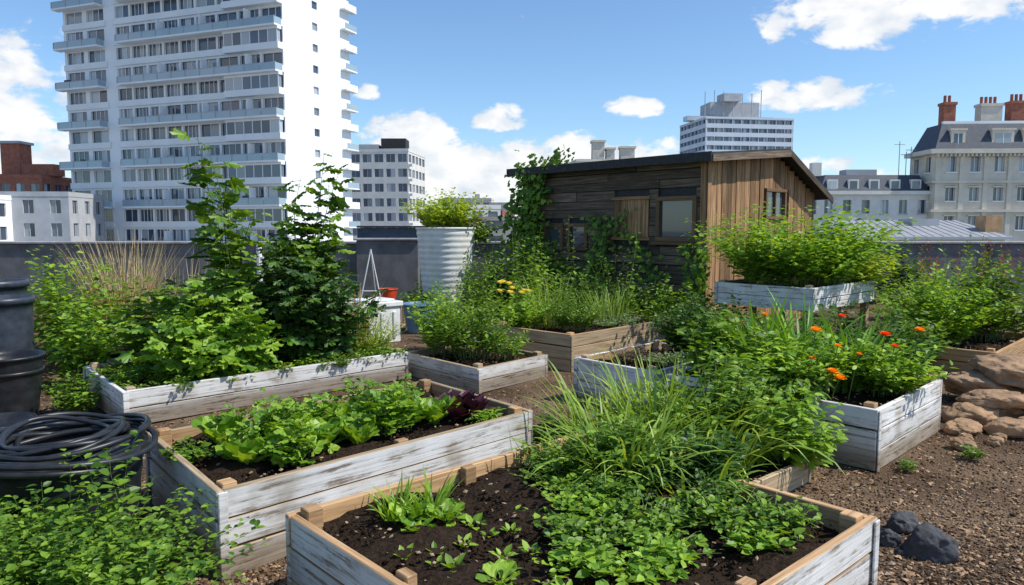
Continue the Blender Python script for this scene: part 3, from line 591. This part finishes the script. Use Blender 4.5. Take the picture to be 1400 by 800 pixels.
for a,b,n_,L_ in [(.42,.28,14,.1),(.55,.38,12,.09),(.38,.4,10,.08),(.3,.75,9,.06),(.35,.95,9,.09),(.28,1.12,8,.08),(.45,.62,8,.05),(.5,.8,8,.05),(.22,.55,7,.06),(.6,.5,9,.06),(.33,.6,7,.05),(.55,1.3,9,.08),(.48,1.15,7,.06),(.2,.9,7,.05),(.68,.65,7,.05),(.4,.5,6,.04),(.58,.62,6,.04),(.27,.68,6,.035),(.45,.9,6,.04),(.6,.85,7,.05)]:
    c=fb(a,b); rosette(mb,(c[0],c[1],.345),n_,L_,T_ov if L_<.075 else T_let,(.15,1.6),.9)
for a,b in ((.45,.2),(.5,.28),(.38,.22),(.6,.22)):
    c=fb(a,b); tuft(mb,(c[0],c[1],.345),.05,26,.2,.018,(.1,.9),(.1,.9))
mb.obj('salad_seedlings',[L_bright])
mb=MB(); a0=A_(-1.326,3.18); d1=nrm(A_(1.454,1.473)); d2=nrm(A_(-.79,.963))
for t in np.arange(.3,1.6,.15):
    for s_ in (.38,.6,.84):
        q=a0+d1*(t+U(-.06,.06))+d2*(s_+U(-.06,.06)); c=(q[0],q[1],.345)
        kind=R.rand(); hh=.18+.11*min(1,t/1.1)
        if kind<.35:
            rosette(mb,c,int(U(9,14)),U(.16,.22),T_let,(.9,3.2),U(.7,.95),0)
        elif kind<.85:
            clump(mb,c,.13,.13,hh*U(.8,1.35),10,7,.066,T_lob3,br=.05,up=.4,pet=True,mat=int(R.choice([0,0,2])))
        else: clump(mb,c,.1,.1,hh*.7,10,8,.05,T_ov,br=.04,up=.4,mat=2)
clump(mb,(-1.32,4.0,.345),.14,.14,.36,14,8,.075,T_lob3,br=.06,up=.4,pet=True,mat=0)
clump(mb,(-1.15,3.75,.345),.12,.12,.24,12,8,.07,T_lob3,br=.06,up=.4,pet=True,mat=0)
clump(mb,(-.75,4.35,.345),.16,.14,.32,16,8,.075,T_lob3,br=.06,up=.4,pet=True,mat=0)
mb.obj('salad_leaf_rows',[L_bright,M_stem,L_mid])
mb=MB()
for dx,dy in ((0,0),(.13,.08),(-.08,.1),(.06,.2),(.0,.12)): rosette(mb,(-.38+dx,4.62+dy,.36),24,.17,T_ov,(.2,2.6),1.1)
mb.obj('purple_basil_plant',[L_purple])
bush('herb_clump',(-.15,4.6,.35),.12,.12,.1,24,8,.06,T_lan,L_bright,br=.03)
bush('mint_plant',(-1.72,3.8,.35),.13,.13,.12,22,8,.045,T_ov,L_mid,br=.03)
bush('weed_clump',(-.3,5.3,0),.3,.2,.22,30,10,.05,T_ov,L_mid,br=.03)
mb=MB(); clump(mb,(3.45,8.9,.87),1.0,.75,1.0,190,28,.09,T_ov,br=.08,up=.2,spread=.85,hang=.1,base=.6,drop=.3); clump(mb,(4.15,9.2,.87),.7,.6,.75,90,26,.085,T_ov,br=.08,up=.1,mat=2,hang=.2,base=.6); clump(mb,(3.0,8.6,.87),.5,.4,.6,40,22,.075,T_lan,br=.08,W=1.8,mat=3)
mb.obj('large_planter_shrub',[L_bright,M_stem,L_yel,L_mid])
bush('berry_bush',(5.0,8.6,.2),.75,.55,.95,90,26,.08,T_ov,L_bright,br=.07)
bush('berry_bush',(5.9,9.0,.2),.85,.6,1.1,90,26,.085,T_ov,L_mid,br=.07)
bush('red_tipped_shrub',(6.3,10.2,0),.9,.6,1.45,70,26,.08,T_lan,L_mid,br=.05,up=.8,W=1.7)
mb=MB(); az=U(0,6.28,26); B=np.stack([U(5.6,7.4,26),U(9.8,10.8,26),0*az],-1); stems(mb,B,U(1.1,1.5,26),U(.05,.2,26),az,26,.05,T_lan,up=.7,s0=.6,W=1.4); mb.obj('astilbe_flowers',[leafm('leaf_red',(.16,.03,.02),(.42,.1,.05),.3),M_bstem])
bush('herb_clump',(4.75,7.0,.0),.3,.25,.25,60,12,.05,T_ov,L_mid,br=.04)
bush('herb_clump',(5.3,6.8,.0),.4,.25,.35,60,12,.06,T_ov,L_mid,br=.04)
bush('ivy_patch',(6.6,14.5,0),.9,.5,1.1,60,24,.09,T_ov,L_dark,br=.08)
bush('ivy_patch',(8.2,15.4,0),.7,.5,1.35,50,24,.1,T_ov,L_dark,br=.08)
bush('shrub',(7.0,12.3,0),.9,.6,1.0,60,24,.09,T_ov,L_mid,br=.08)
for q in ((3.9,7.5,.85,L_dark),(3.1,7.45,.85,L_dark),(2.55,8.1,.85,L_dark),(4.4,8.1,.85,L_mid),(2.6,7.3,.8,L_mid),(3.5,7.7,.85,L_dark)):
    bush('shrub',(q[0],q[1],0),.5,.4,q[2],56,22,.08,T_ov,q[3],br=.06)
bush('weed_clump',(3.2,4.95,0),.08,.08,.1,14,8,.03,T_ov,L_mid,br=.02)
for q in ((-1.0,3.4),(.2,4.85),(.75,6.2),(-.7,5.9),(2.6,4.7),(-.5,6.75)): bush('weed_tuft',(q[0],q[1],0),.07,.07,.09,10,7,.028,T_ov,L_mid,br=.02)
mb=MB(); clump(mb,(-1.85,2.75,0),.52,.42,.52,260,28,.038,T_ov,br=.03,up=.2,spread=.9,drop=.35,r=.002,base=.8,s0=.35,taper=.3); clump(mb,(-2.3,2.9,0),.4,.4,.48,110,26,.038,T_ov,br=.03,up=.2,r=.002,base=.8,s0=.35,taper=.3)
clump(mb,(-1.45,2.45,0),.35,.3,.38,100,22,.038,T_ov,br=.03,up=.2,r=.002,base=.8,s0=.3,taper=.3)
az=U(0,6.28,5); B=np.stack([U(-1.9,-1.6,5),U(2.85,3.1,5),.2+0*az],-1); stems(mb,B,U(.35,.55,5),U(.05,.15,5),az,26,.045,T_ov,br=.02,r=.002,taper=.3)
mb.obj('lemon_balm_bush',[L_mid,M_stem])

# ---------------------------------------------------------------- BUILDINGS
def facade(mb,p0,p1,z0,z1,nf,nb,wf=(.18,.82),hf=(.28,.85),mw=0,mg=1,mfm=2,rec=.18,mull=1,margin=0.,sill=False):
    d=p1-p0; L=np.linalg.norm(d); d=d/L; n=A_(d[1],-d[0],0); fh=(z1-z0)/nf; bw=(L-2*margin)/nb
    Q=lambda s,zz,dep=0: p0+d*s+z*zz-n*dep
    def quad(a,b,c,dd,m): mb.addm([a,b,c,dd],[np.array([[0,1,2,3]])],m)
    for f in range(nf):
        a=z0+f*fh; b=a+fh; wl=a+fh*hf[0]; wh=a+fh*hf[1]
        quad(Q(0,a),Q(L,a),Q(L,wl),Q(0,wl),mw); quad(Q(0,wh),Q(L,wh),Q(L,b),Q(0,b),mw)
        pv=0.
        for k_ in range(nb):
            s0=margin+k_*bw+bw*wf[0]; s1=margin+k_*bw+bw*wf[1]
            quad(Q(pv,wl),Q(s0,wl),Q(s0,wh),Q(pv,wh),mw); pv=s1
            quad(Q(s0,wl),Q(s1,wl),Q(s1,wl,rec),Q(s0,wl,rec),mw); quad(Q(s0,wh,rec),Q(s1,wh,rec),Q(s1,wh),Q(s0,wh),mw)
            quad(Q(s0,wl),Q(s0,wl,rec),Q(s0,wh,rec),Q(s0,wh),mw); quad(Q(s1,wl,rec),Q(s1,wl),Q(s1,wh),Q(s1,wh,rec),mw)
            m_=mull if mull<9 else R.randint(1,4)
            for u_ in range(m_+1):
                q0=s0+(s1-s0)*u_/(m_+1); q1=s0+(s1-s0)*(u_+1)/(m_+1)
                quad(Q(q0,wl,rec),Q(q1,wl,rec),Q(q1,wh,rec),Q(q0,wh,rec),mg)
            for u_ in range(m_+2):
                q0=s0+(s1-s0)*u_/(m_+1); box(mb,Q(q0-.04,wl,rec-.002),d*.08,n*.05,z*(wh-wl),mfm)
            if sill: box(mb,Q(s0-.1,wl-.15,0)+n*.003,d*(s1-s0+.2),n*.15,z*.14,mfm)
        quad(Q(pv,wl),Q(L,wl),Q(L,wh),Q(pv,wh),mw)
def block(mb,c,sx,sy,z0,z1,nf,nbx,nby,ang=0,mw=0,roof=3,para=.6,**k):
    x=A_(math.cos(ang),math.sin(ang),0)*sx/2; y=A_(-math.sin(ang),math.cos(ang),0)*sy/2; c=A_(c[0],c[1],0)
    P=[c-x-y,c+x-y,c+x+y,c-x+y]
    facade(mb,P[0],P[1],z0,z1,nf,nbx,mw=mw,**k); facade(mb,P[1],P[2],z0,z1,nf,nby,mw=mw,**k); facade(mb,P[3],P[0],z0,z1,nf,nby,mw=mw,**k)
    box(mb,P[3]+z*z0,P[2]-P[3],-y*.02,z*(z1-z0),mw)
    o=c-x*1.01-y*1.01+z*(z1+.002); box(mb,o,x*2.02,y*2.02,z*para,mw); box(mb,c-x*.97-y*.97+z*(z1+para+.004),x*1.94,y*1.94,z*.05,roof)
mb=MB(); L_=A_(-66.8,112,0); C_=A_(-29.9,98,0); d=nrm(C_-L_); n=A_(d[1],-d[0],0); bk=-n
z0,fh,nf=-24.6,2.9,25; z1=z0+fh*nf
pA=L_; pB=L_+d*8.5
facade(mb,pA,pB,z0,z1,nf,2,(.1,.9),(.3,.9),mull=9,rec=.25,mfm=0)
box(mb,pB+z*z0+d*.002,d*1.6,bk*2,z*(z1-z0),0)
pD=L_+d*10.1; LL=np.linalg.norm(C_-L_)
facade(mb,pD,L_+d*25,z0,z1,nf,5,(.06,.94),(.3,.9),mull=9,rec=.3,mfm=0)
facade(mb,L_+d*25,C_,z0,z1,nf,4,(.05,.95),(.3,.9),mull=9,rec=.3,mfm=0)
E_=C_+bk*15.2
facade(mb,C_,E_,z0,z1,nf,1,(.42,.5),(.4,.76),mull=0,rec=.2)
box(mb,L_+bk*15.2+z*z0+n*.01,E_-L_-bk*15.2,n*-.3,z*(z1-z0),0); box(mb,L_+z*z0-d*.05,bk*15.2,d*.04,z*(z1-z0),0)
box(mb,L_+z*z1,d*LL,bk*15.2,z*.8,0)
for f in range(nf):
    zz=z0+f*fh
    box(mb,pD+n*.003+z*(zz+.02),d*(LL-10.1),n*.28,z*.85,4); box(mb,pA+n*.003+z*(zz+.02),d*8.5,n*.25,z*.85,4)
    if f%2==0:
        for s0,s1,dep in ((-.5,8.2,1.2),(12.,LL+.0,1.4)):
            o=L_+d*s0+n*.285+z*(zz-.12); box(mb,o,d*(s1-s0),n*dep,z*.24,4)
            box(mb,o+n*(dep-.06)+z*.25,d*(s1-s0),n*.04,z*.85,3); box(mb,o+n*(dep-.1)+z*1.11,d*(s1-s0),n*.08,z*.07,2)
            m_=int((s1-s0)/2.3)
            for q in range(m_+1): box(mb,o+d*((s1-s0-.08)*q/m_)+n*(dep-.02)+z*.25,d*.07,n*.06,z*.86,2)
            box(mb,o+d*(s1-s0-.05)+n*.02+z*.25,d*.04,n*(dep-.1),z*.85,3)
            for q in range(1,int((s1-s0)/7)+1):
                if q*7.5<s1-s0-2: box(mb,o+d*q*7.5+z*.25+n*.002,d*.12,n*(dep-.15),z*2.3,4)
            for q in range(int((s1-s0)/4)):
                if R.rand()<.45: box(mb,o+d*(U(.5,s1-s0-1.5))+n*U(.2,.5)+z*.25,d*U(.4,1.2),n*.4,z*U(.5,1.3),int(R.choice([2,5,6])))
    else:
        o=L_+d*(LL-9)+n*.285+z*(zz+.0); box(mb,o,d*9,n*.8,z*.85,4); box(mb,o+z*2.47,d*9,n*.8,z*.3,4)
        for q in range(6): box(mb,o+d*(.2+q*1.44)+z*.86,d*1.4,n*.7,z*1.6,1)
        for q in range(7): box(mb,o+d*(.13+q*1.44)+z*.86+n*.69,d*.12,n*.04,z*1.6,0)
    o=E_-bk*2.+d*.003+z*(zz-.1); box(mb,o,bk*3.,d*.9,z*.2,4); box(mb,o+d*.84+z*.21,bk*3.,d*.05,z*.8,3 if f%2 else 0)
mb.obj('apartment_tower',[M_white,M_glass,M_conc,M_balg,M_wshade,M_slate,M_brick])
mb=MB(); block(mb,(-27,155),14.5,14,-24.5,16.5,14,6,5,-.12,hf=(.3,.85),wf=(.12,.88),mull=1)
box(mb,(-26.5,150,17.2),(5,0,0),(0,5,0),(0,0,2.2),3); box(mb,(-31.,150,17.2),(4,0,0),(0,4,0),(0,0,1.),2)
for f in range(14): box(mb,(-34.3,148.85+.85,-24.5+f*2.93),(14.5,-1.75,0),(-.07,-.8,0),(0,0,.5),0)
mb.obj('white_apartment_block',[M_stone2,M_glass,M_conc,M_dark])
mb=MB(); block(mb,(-77,118),8.5,10,-24.5,9.0,11,4,3,.1,mw=0,hf=(.3,.75)); box(mb,(-81.5,118,9.6),(3,0,0),(0,3,0),(0,0,5.2),0); box(mb,(-81.8,117.7,14.8),(3.6,0,0),(0,3.6,0),(0,0,.4),2); box(mb,(-77,116,9.6),(5,0,0),(0,3,0),(0,0,1.8),0)
mb.obj('red_brick_block',[M_brick,M_glass,M_conc,M_slate])
mb=MB(); block(mb,(-63,100),10,10,-24.5,5.5,10,3,3,.1,mw=0,wf=(.3,.7)); mb.obj('grey_office_block',[M_conc,M_glass,M_conc,M_metal])
mb=MB(); block(mb,(-70,96),11,10,-24.5,5.,10,4,3,.0,mw=0); box(mb,(-72,92,5.7),(3,0,0),(0,3,0),(0,0,1.5),2); mb.obj('white_office_block',[M_white,M_glass,M_conc,M_metal])
mb=MB(); block(mb,(-73,130),14,10,-24.5,8.6,11,6,3,.1,mw=0,wf=(.1,.9)); mb.obj('brown_office_block',[M_brick,M_glass,M_conc,M_metal])
mb=MB(); block(mb,(75,250),30,22,-24.5,36,22,10,7,.15,wf=(.02,.98),hf=(.45,.95),mull=2,rec=.6)
box(mb,(66,248,37),(17,2,0),(-1,9,0),(0,0,6),2); box(mb,(70,246,43.02),(6,.8,0),(-1,5,0),(0,0,2.5),2); box(mb,(58,246,36.7),(30,4.2,0),(-.5,4,0),(0,0,1.5),1)
for kx in range(7):
    tubes(mb,np.array([[(64+kx*3.1,247,37.),(64+kx*3.1,247,44+U(0,3.5))]]),.15,4,2)
mb.obj('banded_office_tower',[plain('pale_blue_cladding',(.6,.65,.72),.6,.08,.1,bs=0),M_glass,M_conc,M_metal])
mb=MB(); o0=A_(52.0,91,0); ang=-.05; x=A_(math.cos(ang),math.sin(ang),0); y=A_(-x[1],x[0],0)
facade(mb,o0,o0+x*27,-24.5,11,10,9,(.3,.7),(.25,.78),mull=1,rec=.35,sill=True,margin=.6); facade(mb,o0+y*6,o0,-24.5,11,10,2,(.3,.7),(.25,.78),mull=1,rec=.35,sill=True)
for zz,pd,hh in ((3.4,.35,.35),(6.95,.3,.3),(10.5,.9,.55)): box(mb,o0-x*pd-y*(pd+.003)+z*zz,x*(27+pd),y*pd,z*hh,0); box(mb,o0-x*(pd+.003)+z*zz,x*pd,y*6,z*hh,0)
for k_ in range(10): box(mb,o0+x*(.1+k_*2.87)-y*.18+z*-20,x*.55,y*.175,z*30.4,0)
for k_ in range(54): box(mb,o0+x*(k_*.5)-y*.7+z*10.15,x*.22,y*.6,z*.34,0)
for fz in (3.0,-.55,6.5):
    for k_ in range(9): box(mb,o0+x*(.6+k_*2.867+.7)-y*.22+z*(fz-.1),x*1.5,y*.21,z*.2,0)
def mansard(mb,o,x,y,lx,ly,z0,z1,ins,m):
    P=[o+z*z0,o+x*lx+z*z0,o+x*lx+y*ly+z*z0,o+y*ly+z*z0]; Q=[o+(x+y)*ins+z*z1,o+x*(lx-ins)+y*ins+z*z1,o+x*(lx-ins)+y*(ly-ins)+z*z1,o+x*ins+y*(ly-ins)+z*z1]
    mb.addm(P+Q,[np.array([[0,1,5,4],[1,2,6,5],[2,3,7,6],[3,0,4,7],[4,5,6,7]])],m)
mansard(mb,o0,x,y,27,6.2,11.05,14.3,1.3,3)
box(mb,o0+x*1.5+y*1.4+z*14.3,x*24,y*.4,z*.35,2)
for k_,xx in enumerate((2.,6.9,10.6,15,19.5)):
    wv=2.6 if k_ in(1,2) else 1.7; q=o0+x*xx+y*.35+z*11.3; box(mb,q,x*wv,y*2,z*2.1,0); box(mb,q+x*.35-y*.03+z*.3,x*(wv-.7),y*.028,z*1.4,1); box(mb,q-x*.15-y*.15+z*2.103,x*(wv+.3),y*2.2,z*.22,0)
    box(mb,q+x*(wv/2-.04)-y*.05+z*.3,x*.08,y*.018,z*1.4,2)
for xx,wv,hh,mm in ((2.4,1.4,17.2,4),(6.9,2.6,17.,0),(10.6,1.7,17.3,4),(16,2.4,17.,4)):
    q=o0+x*xx+y*3.+z*13; box(mb,q,x*wv,y*1.4,z*(hh-13),mm); box(mb,q-x*.12-y*.12+z*(hh-13.3),x*(wv+.24),y*1.64,z*.35,mm)
    for c_ in range(int(wv/.55)): 
        cc=q+x*(.35+c_*.55)+y*.7+z*(hh-13+.05); tubes(mb,np.array([[cc,cc+z*.9]]),.18,8,4)
mb.obj('ornate_stone_building',[M_stone,M_glass,M_white,M_slate,M_brick])
mb=MB(); o0=A_(38.4,92,0)
facade(mb,o0,o0+A_(14,0,0),-24.5,5.6,9,6,(.28,.72),(.3,.8),mull=1,rec=.3,sill=True); facade(mb,o0+A_(0,12,0),o0,-24.5,5.6,9,4,(.3,.7),mull=1)
box(mb,o0+A_(-.4,-.45,5.6),(14.4,0,0),(0,.44,0),(0,0,.45),0); mansard(mb,o0,A_(1,0,0),A_(0,1,0),14,12,5.7,8.1,1.1,3)
for k_ in range(5): q=o0+A_(1.1+k_*2.6,.3,6.0); box(mb,q,(1.3,0,0),(0,1.5,0),(0,0,1.5),0); box(mb,q+A_(.2,-.03,.2),(.9,0,0),(0,.028,0),(0,0,1.1),1)
box(mb,o0+A_(.2,3,8.1),(1.2,0,0),(0,1,0),(0,0,1.7),0); box(mb,o0+A_(5,4,8.1),(4,0,0),(0,2,0),(0,0,.9),2)
for xx,hh in ((11.3,4.5),(12.2,3.2),(12.8,3.8)): tubes(mb,np.array([[o0+A_(xx,3,8),o0+A_(xx,3,8+hh)]]),.06,4,2); tubes(mb,np.array([[o0+A_(xx-.7,3,7.6+hh),o0+A_(xx+.7,3,7.6+hh)]]),.04,4,2,ref=(0,0,1))
mb.obj('mansard_roof_building',[M_stone2,M_glass,M_conc,M_slate])
mb=MB(); box(mb,(24,52,-24.9),(11,0,0),(0,9,0),(0,0,25.6),0); mb.addm([(23.6,51.6,.9),(35.3,51.6,.9),(34.6,57,2.1),(24.8,57,2.1),(34.6,61,2.1),(24.8,61,2.1)],[np.array([[0,1,2,3],[3,2,4,5]])],1)
box(mb,(23.6,51.6,.7),(11.7,0,0),(0,.12,0),(0,0,.2),2)
for k_ in range(18): 
    xx=k_/17; a=A_(23.7+11.4*xx,51.65,.92); b=A_(24.9+9.6*xx,57,2.12); tubes(mb,np.array([[a,b]]),.022,4,1,ref=(0,0,1))
box(mb,(34.2,53,-1),(1.2,0,0),(0,1.2,0),(0,0,3.4),3); box(mb,(30,55,1.6),(2,0,0),(0,2,0),(0,0,.6),2)
mb.obj('metal_roof_building',[M_stone2,M_metal,M_conc,plain('terracotta',(.45,.27,.14),.8,.3,2,bs=0)])
mb=MB(); block(mb,(30,190),30,15,-24.5,17.5,12,12,5,.1,mw=0)
for xx,ww,hh in ((20,3,22.5),(23.5,2,20.7),(27.,3.5,21.)): box(mb,(xx,184,17.6),(ww,0,0),(0,3,0),(0,0,hh-17.6),0); box(mb,(xx-.3,183.7,hh),(ww+.6,0,0),(0,3.6,0),(0,0,.5),0)
mb.obj('distant_stone_building',[M_stone,M_glass,M_conc,M_slate])
mb=MB(); box(mb,(-7.2,32,-24.9),(4.5,0,0),(0,4,0),(0,0,25.6),0); box(mb,(-6.8,32.2,.8),(3.0,0,0),(0,2,0),(0,0,.75),1); box(mb,(-6.8,32.1,1.56),(3.1,0,0),(0,2.2,0),(0,0,.08),0)
mb.obj('rooftop_plant_building',[M_dark,M_slate])
mb=MB(); 
for k_ in range(90):
    D_=U(170,520); az=U(-.75,.75) if k_<70 else U(-.17,.02); X_,Y_=D_*math.sin(az)*1.0,D_*math.cos(az)
    px=X_/Y_
    if px<-.2 and D_<200: continue
    hh=1.6+D_*U(-.02,.022); 
    if -.13<px<.0: hh=1.6+D_*U(-.01,.036)
    if px>.4: hh=1.6+D_*U(-.01,.03)
    block(mb,(X_,Y_),U(12,32),U(10,20),-24.5,hh,max(3,int((hh+24)/3.4)) if D_<300 else 5,int(U(4,9)),3,U(-.4,.4),mw=int(R.choice([0,4,5,6,7])),roof=3,para=U(.3,1),mull=0)
    if R.rand()<.6: box(mb,(X_+U(-4,4),Y_,hh+.7),(U(2,6),0,0),(0,3,0),(0,0,U(1,3.)),int(R.choice([0,2,4,5])))
mb.obj('distant_city_buildings',[M_stone,M_glass,M_conc,M_slate,M_brick,M_stone2,M_white,M_conc])

# ---------------------------------------------------------------- world
sc=bpy.context.scene; W=bpy.data.worlds.new('World'); sc.world=W; W.use_nodes=True; nt=W.node_tree; nt.nodes.clear()
sund=nrm(A_(.97,-.2,0)); el=math.radians(52)
sv=Vector((sund[0]*math.cos(el),sund[1]*math.cos(el),math.sin(el)))
sky=N(nt,'ShaderNodeTexSky'); sky.sky_type='NISHITA'; sky.sun_disc=False; sky.sun_elevation=el; sky.sun_rotation=math.atan2(sv.x,sv.y); sky.air_density=1.; sky.dust_density=.4; sky.ozone_density=2.2; sky.altitude=50
tc=N(nt,'ShaderNodeTexCoord'); sp=N(nt,'ShaderNodeSeparateXYZ'); nt.links.new(tc.outputs['Generated'],sp.inputs[0])
def M(op,a,b=None,c=None):
    n=nt.nodes.new('ShaderNodeMath'); n.operation=op
    for i,v in enumerate((a,b,c)):
        if v is None: continue
        if isinstance(v,bpy.types.NodeSocket): nt.links.new(v,n.inputs[i])
        else: n.inputs[i].default_value=v
    return n.outputs[0]
az=M('ARCTAN2',sp.outputs[0],sp.outputs[1]); elv=M('ARCSINE',sp.outputs[2])
cv=N(nt,'ShaderNodeCombineXYZ'); nt.links.new(az,cv.inputs[0]); nt.links.new(M('MULTIPLY',elv,1.7),cv.inputs[1])
n1=N(nt,'ShaderNodeTexNoise'); n1.inputs['Scale'].default_value=17; n1.inputs['Detail'].default_value=8; n1.inputs['Roughness'].default_value=.58; n1.inputs['Distortion'].default_value=.2; nt.links.new(cv.outputs[0],n1.inputs['Vector'])
n2=N(nt,'ShaderNodeTexNoise'); n2.inputs['Scale'].default_value=18; n2.inputs['Detail'].default_value=5; nt.links.new(cv.outputs[0],n2.inputs['Vector'])
acc=None
for a,e_,ra,re,s_ in [(-36,8.6,7,4.6,1.2),(-34,4.0,9,3.5,1.1),(-7,3.2,9,3.6,1.5),(5,3.2,11,3.8,1.6),(-8,6.8,4,2.2,1.3),(27,14.9,9,2.8,1.35),(22,9.2,5.5,1.3,1.1),(9.2,8.9,2.2,.9,1.05),(-11,10,1.2,.7,1.),(-1,8.3,2.6,1.1,1.15),(21,2.2,9,2.6,1.1),(50,8,14,4,1),(-65,9,14,5,1),(150,12,35,6,1),(-125,10,30,5,1)]:
    dx=M('MULTIPLY',M('SUBTRACT',az,math.radians(a)),1/math.radians(ra)); dy=M('MULTIPLY',M('SUBTRACT',elv,math.radians(e_)),1/math.radians(re))
    r2=M('ADD',M('MULTIPLY',dx,dx),M('MULTIPLY',dy,dy)); f=M('MULTIPLY',M('MAXIMUM',M('SUBTRACT',1.,M('MULTIPLY',r2,.6)),0.),s_)
    acc=f if acc is None else M('MAXIMUM',acc,f)
dens=M('ADD',M('MULTIPLY',acc,.7),M('MULTIPLY',M('SUBTRACT',n1.outputs[0],.5),2.1))
mr=N(nt,'ShaderNodeMapRange'); mr.interpolation_type='SMOOTHSTEP'; nt.links.new(dens,mr.inputs[0]); mr.inputs[1].default_value=.36; mr.inputs[2].default_value=.66
cl=ramp(nt,M('ADD',M('MULTIPLY',n2.outputs[0],.8),M('MULTIPLY',dens,.2)),[(.4,(.70,.77,.86)),(.6,(1.0,1.0,1.0))])
clv=mixc(nt,1.0,cl,(7.3,7.3,7.3),'MULTIPLY')
skyc=mixc(nt,1.0,sky.outputs[0],(.92,1.1,1.24),'MULTIPLY')
col=mixc(nt,M('MULTIPLY',mr.outputs[0],.96),skyc,clv)
bg=N(nt,'ShaderNodeBackground'); nt.links.new(col,bg.inputs[0]); bg.inputs[1].default_value=.14
wo=N(nt,'ShaderNodeOutputWorld'); nt.links.new(bg.outputs[0],wo.inputs[0])
sl=bpy.data.lights.new('sun','SUN'); sl.energy=5.; sl.angle=math.radians(.5); sl.color=(1,.95,.86); so=bpy.data.objects.new('sun',sl); sc.collection.objects.link(so)
so.rotation_euler=sv.to_track_quat('Z','Y').to_euler()
cam=bpy.data.cameras.new('camera'); co=bpy.data.objects.new('camera',cam); sc.collection.objects.link(co); sc.camera=co
co.location=(0,0,1.6); co.rotation_euler=(math.radians(90-5.14),0,0); cam.lens=25.7; cam.sensor_width=36; cam.clip_end=9000; cam.clip_start=.05
sc.view_settings.view_transform='Standard'; sc.view_settings.look='None'; sc.view_settings.exposure=0
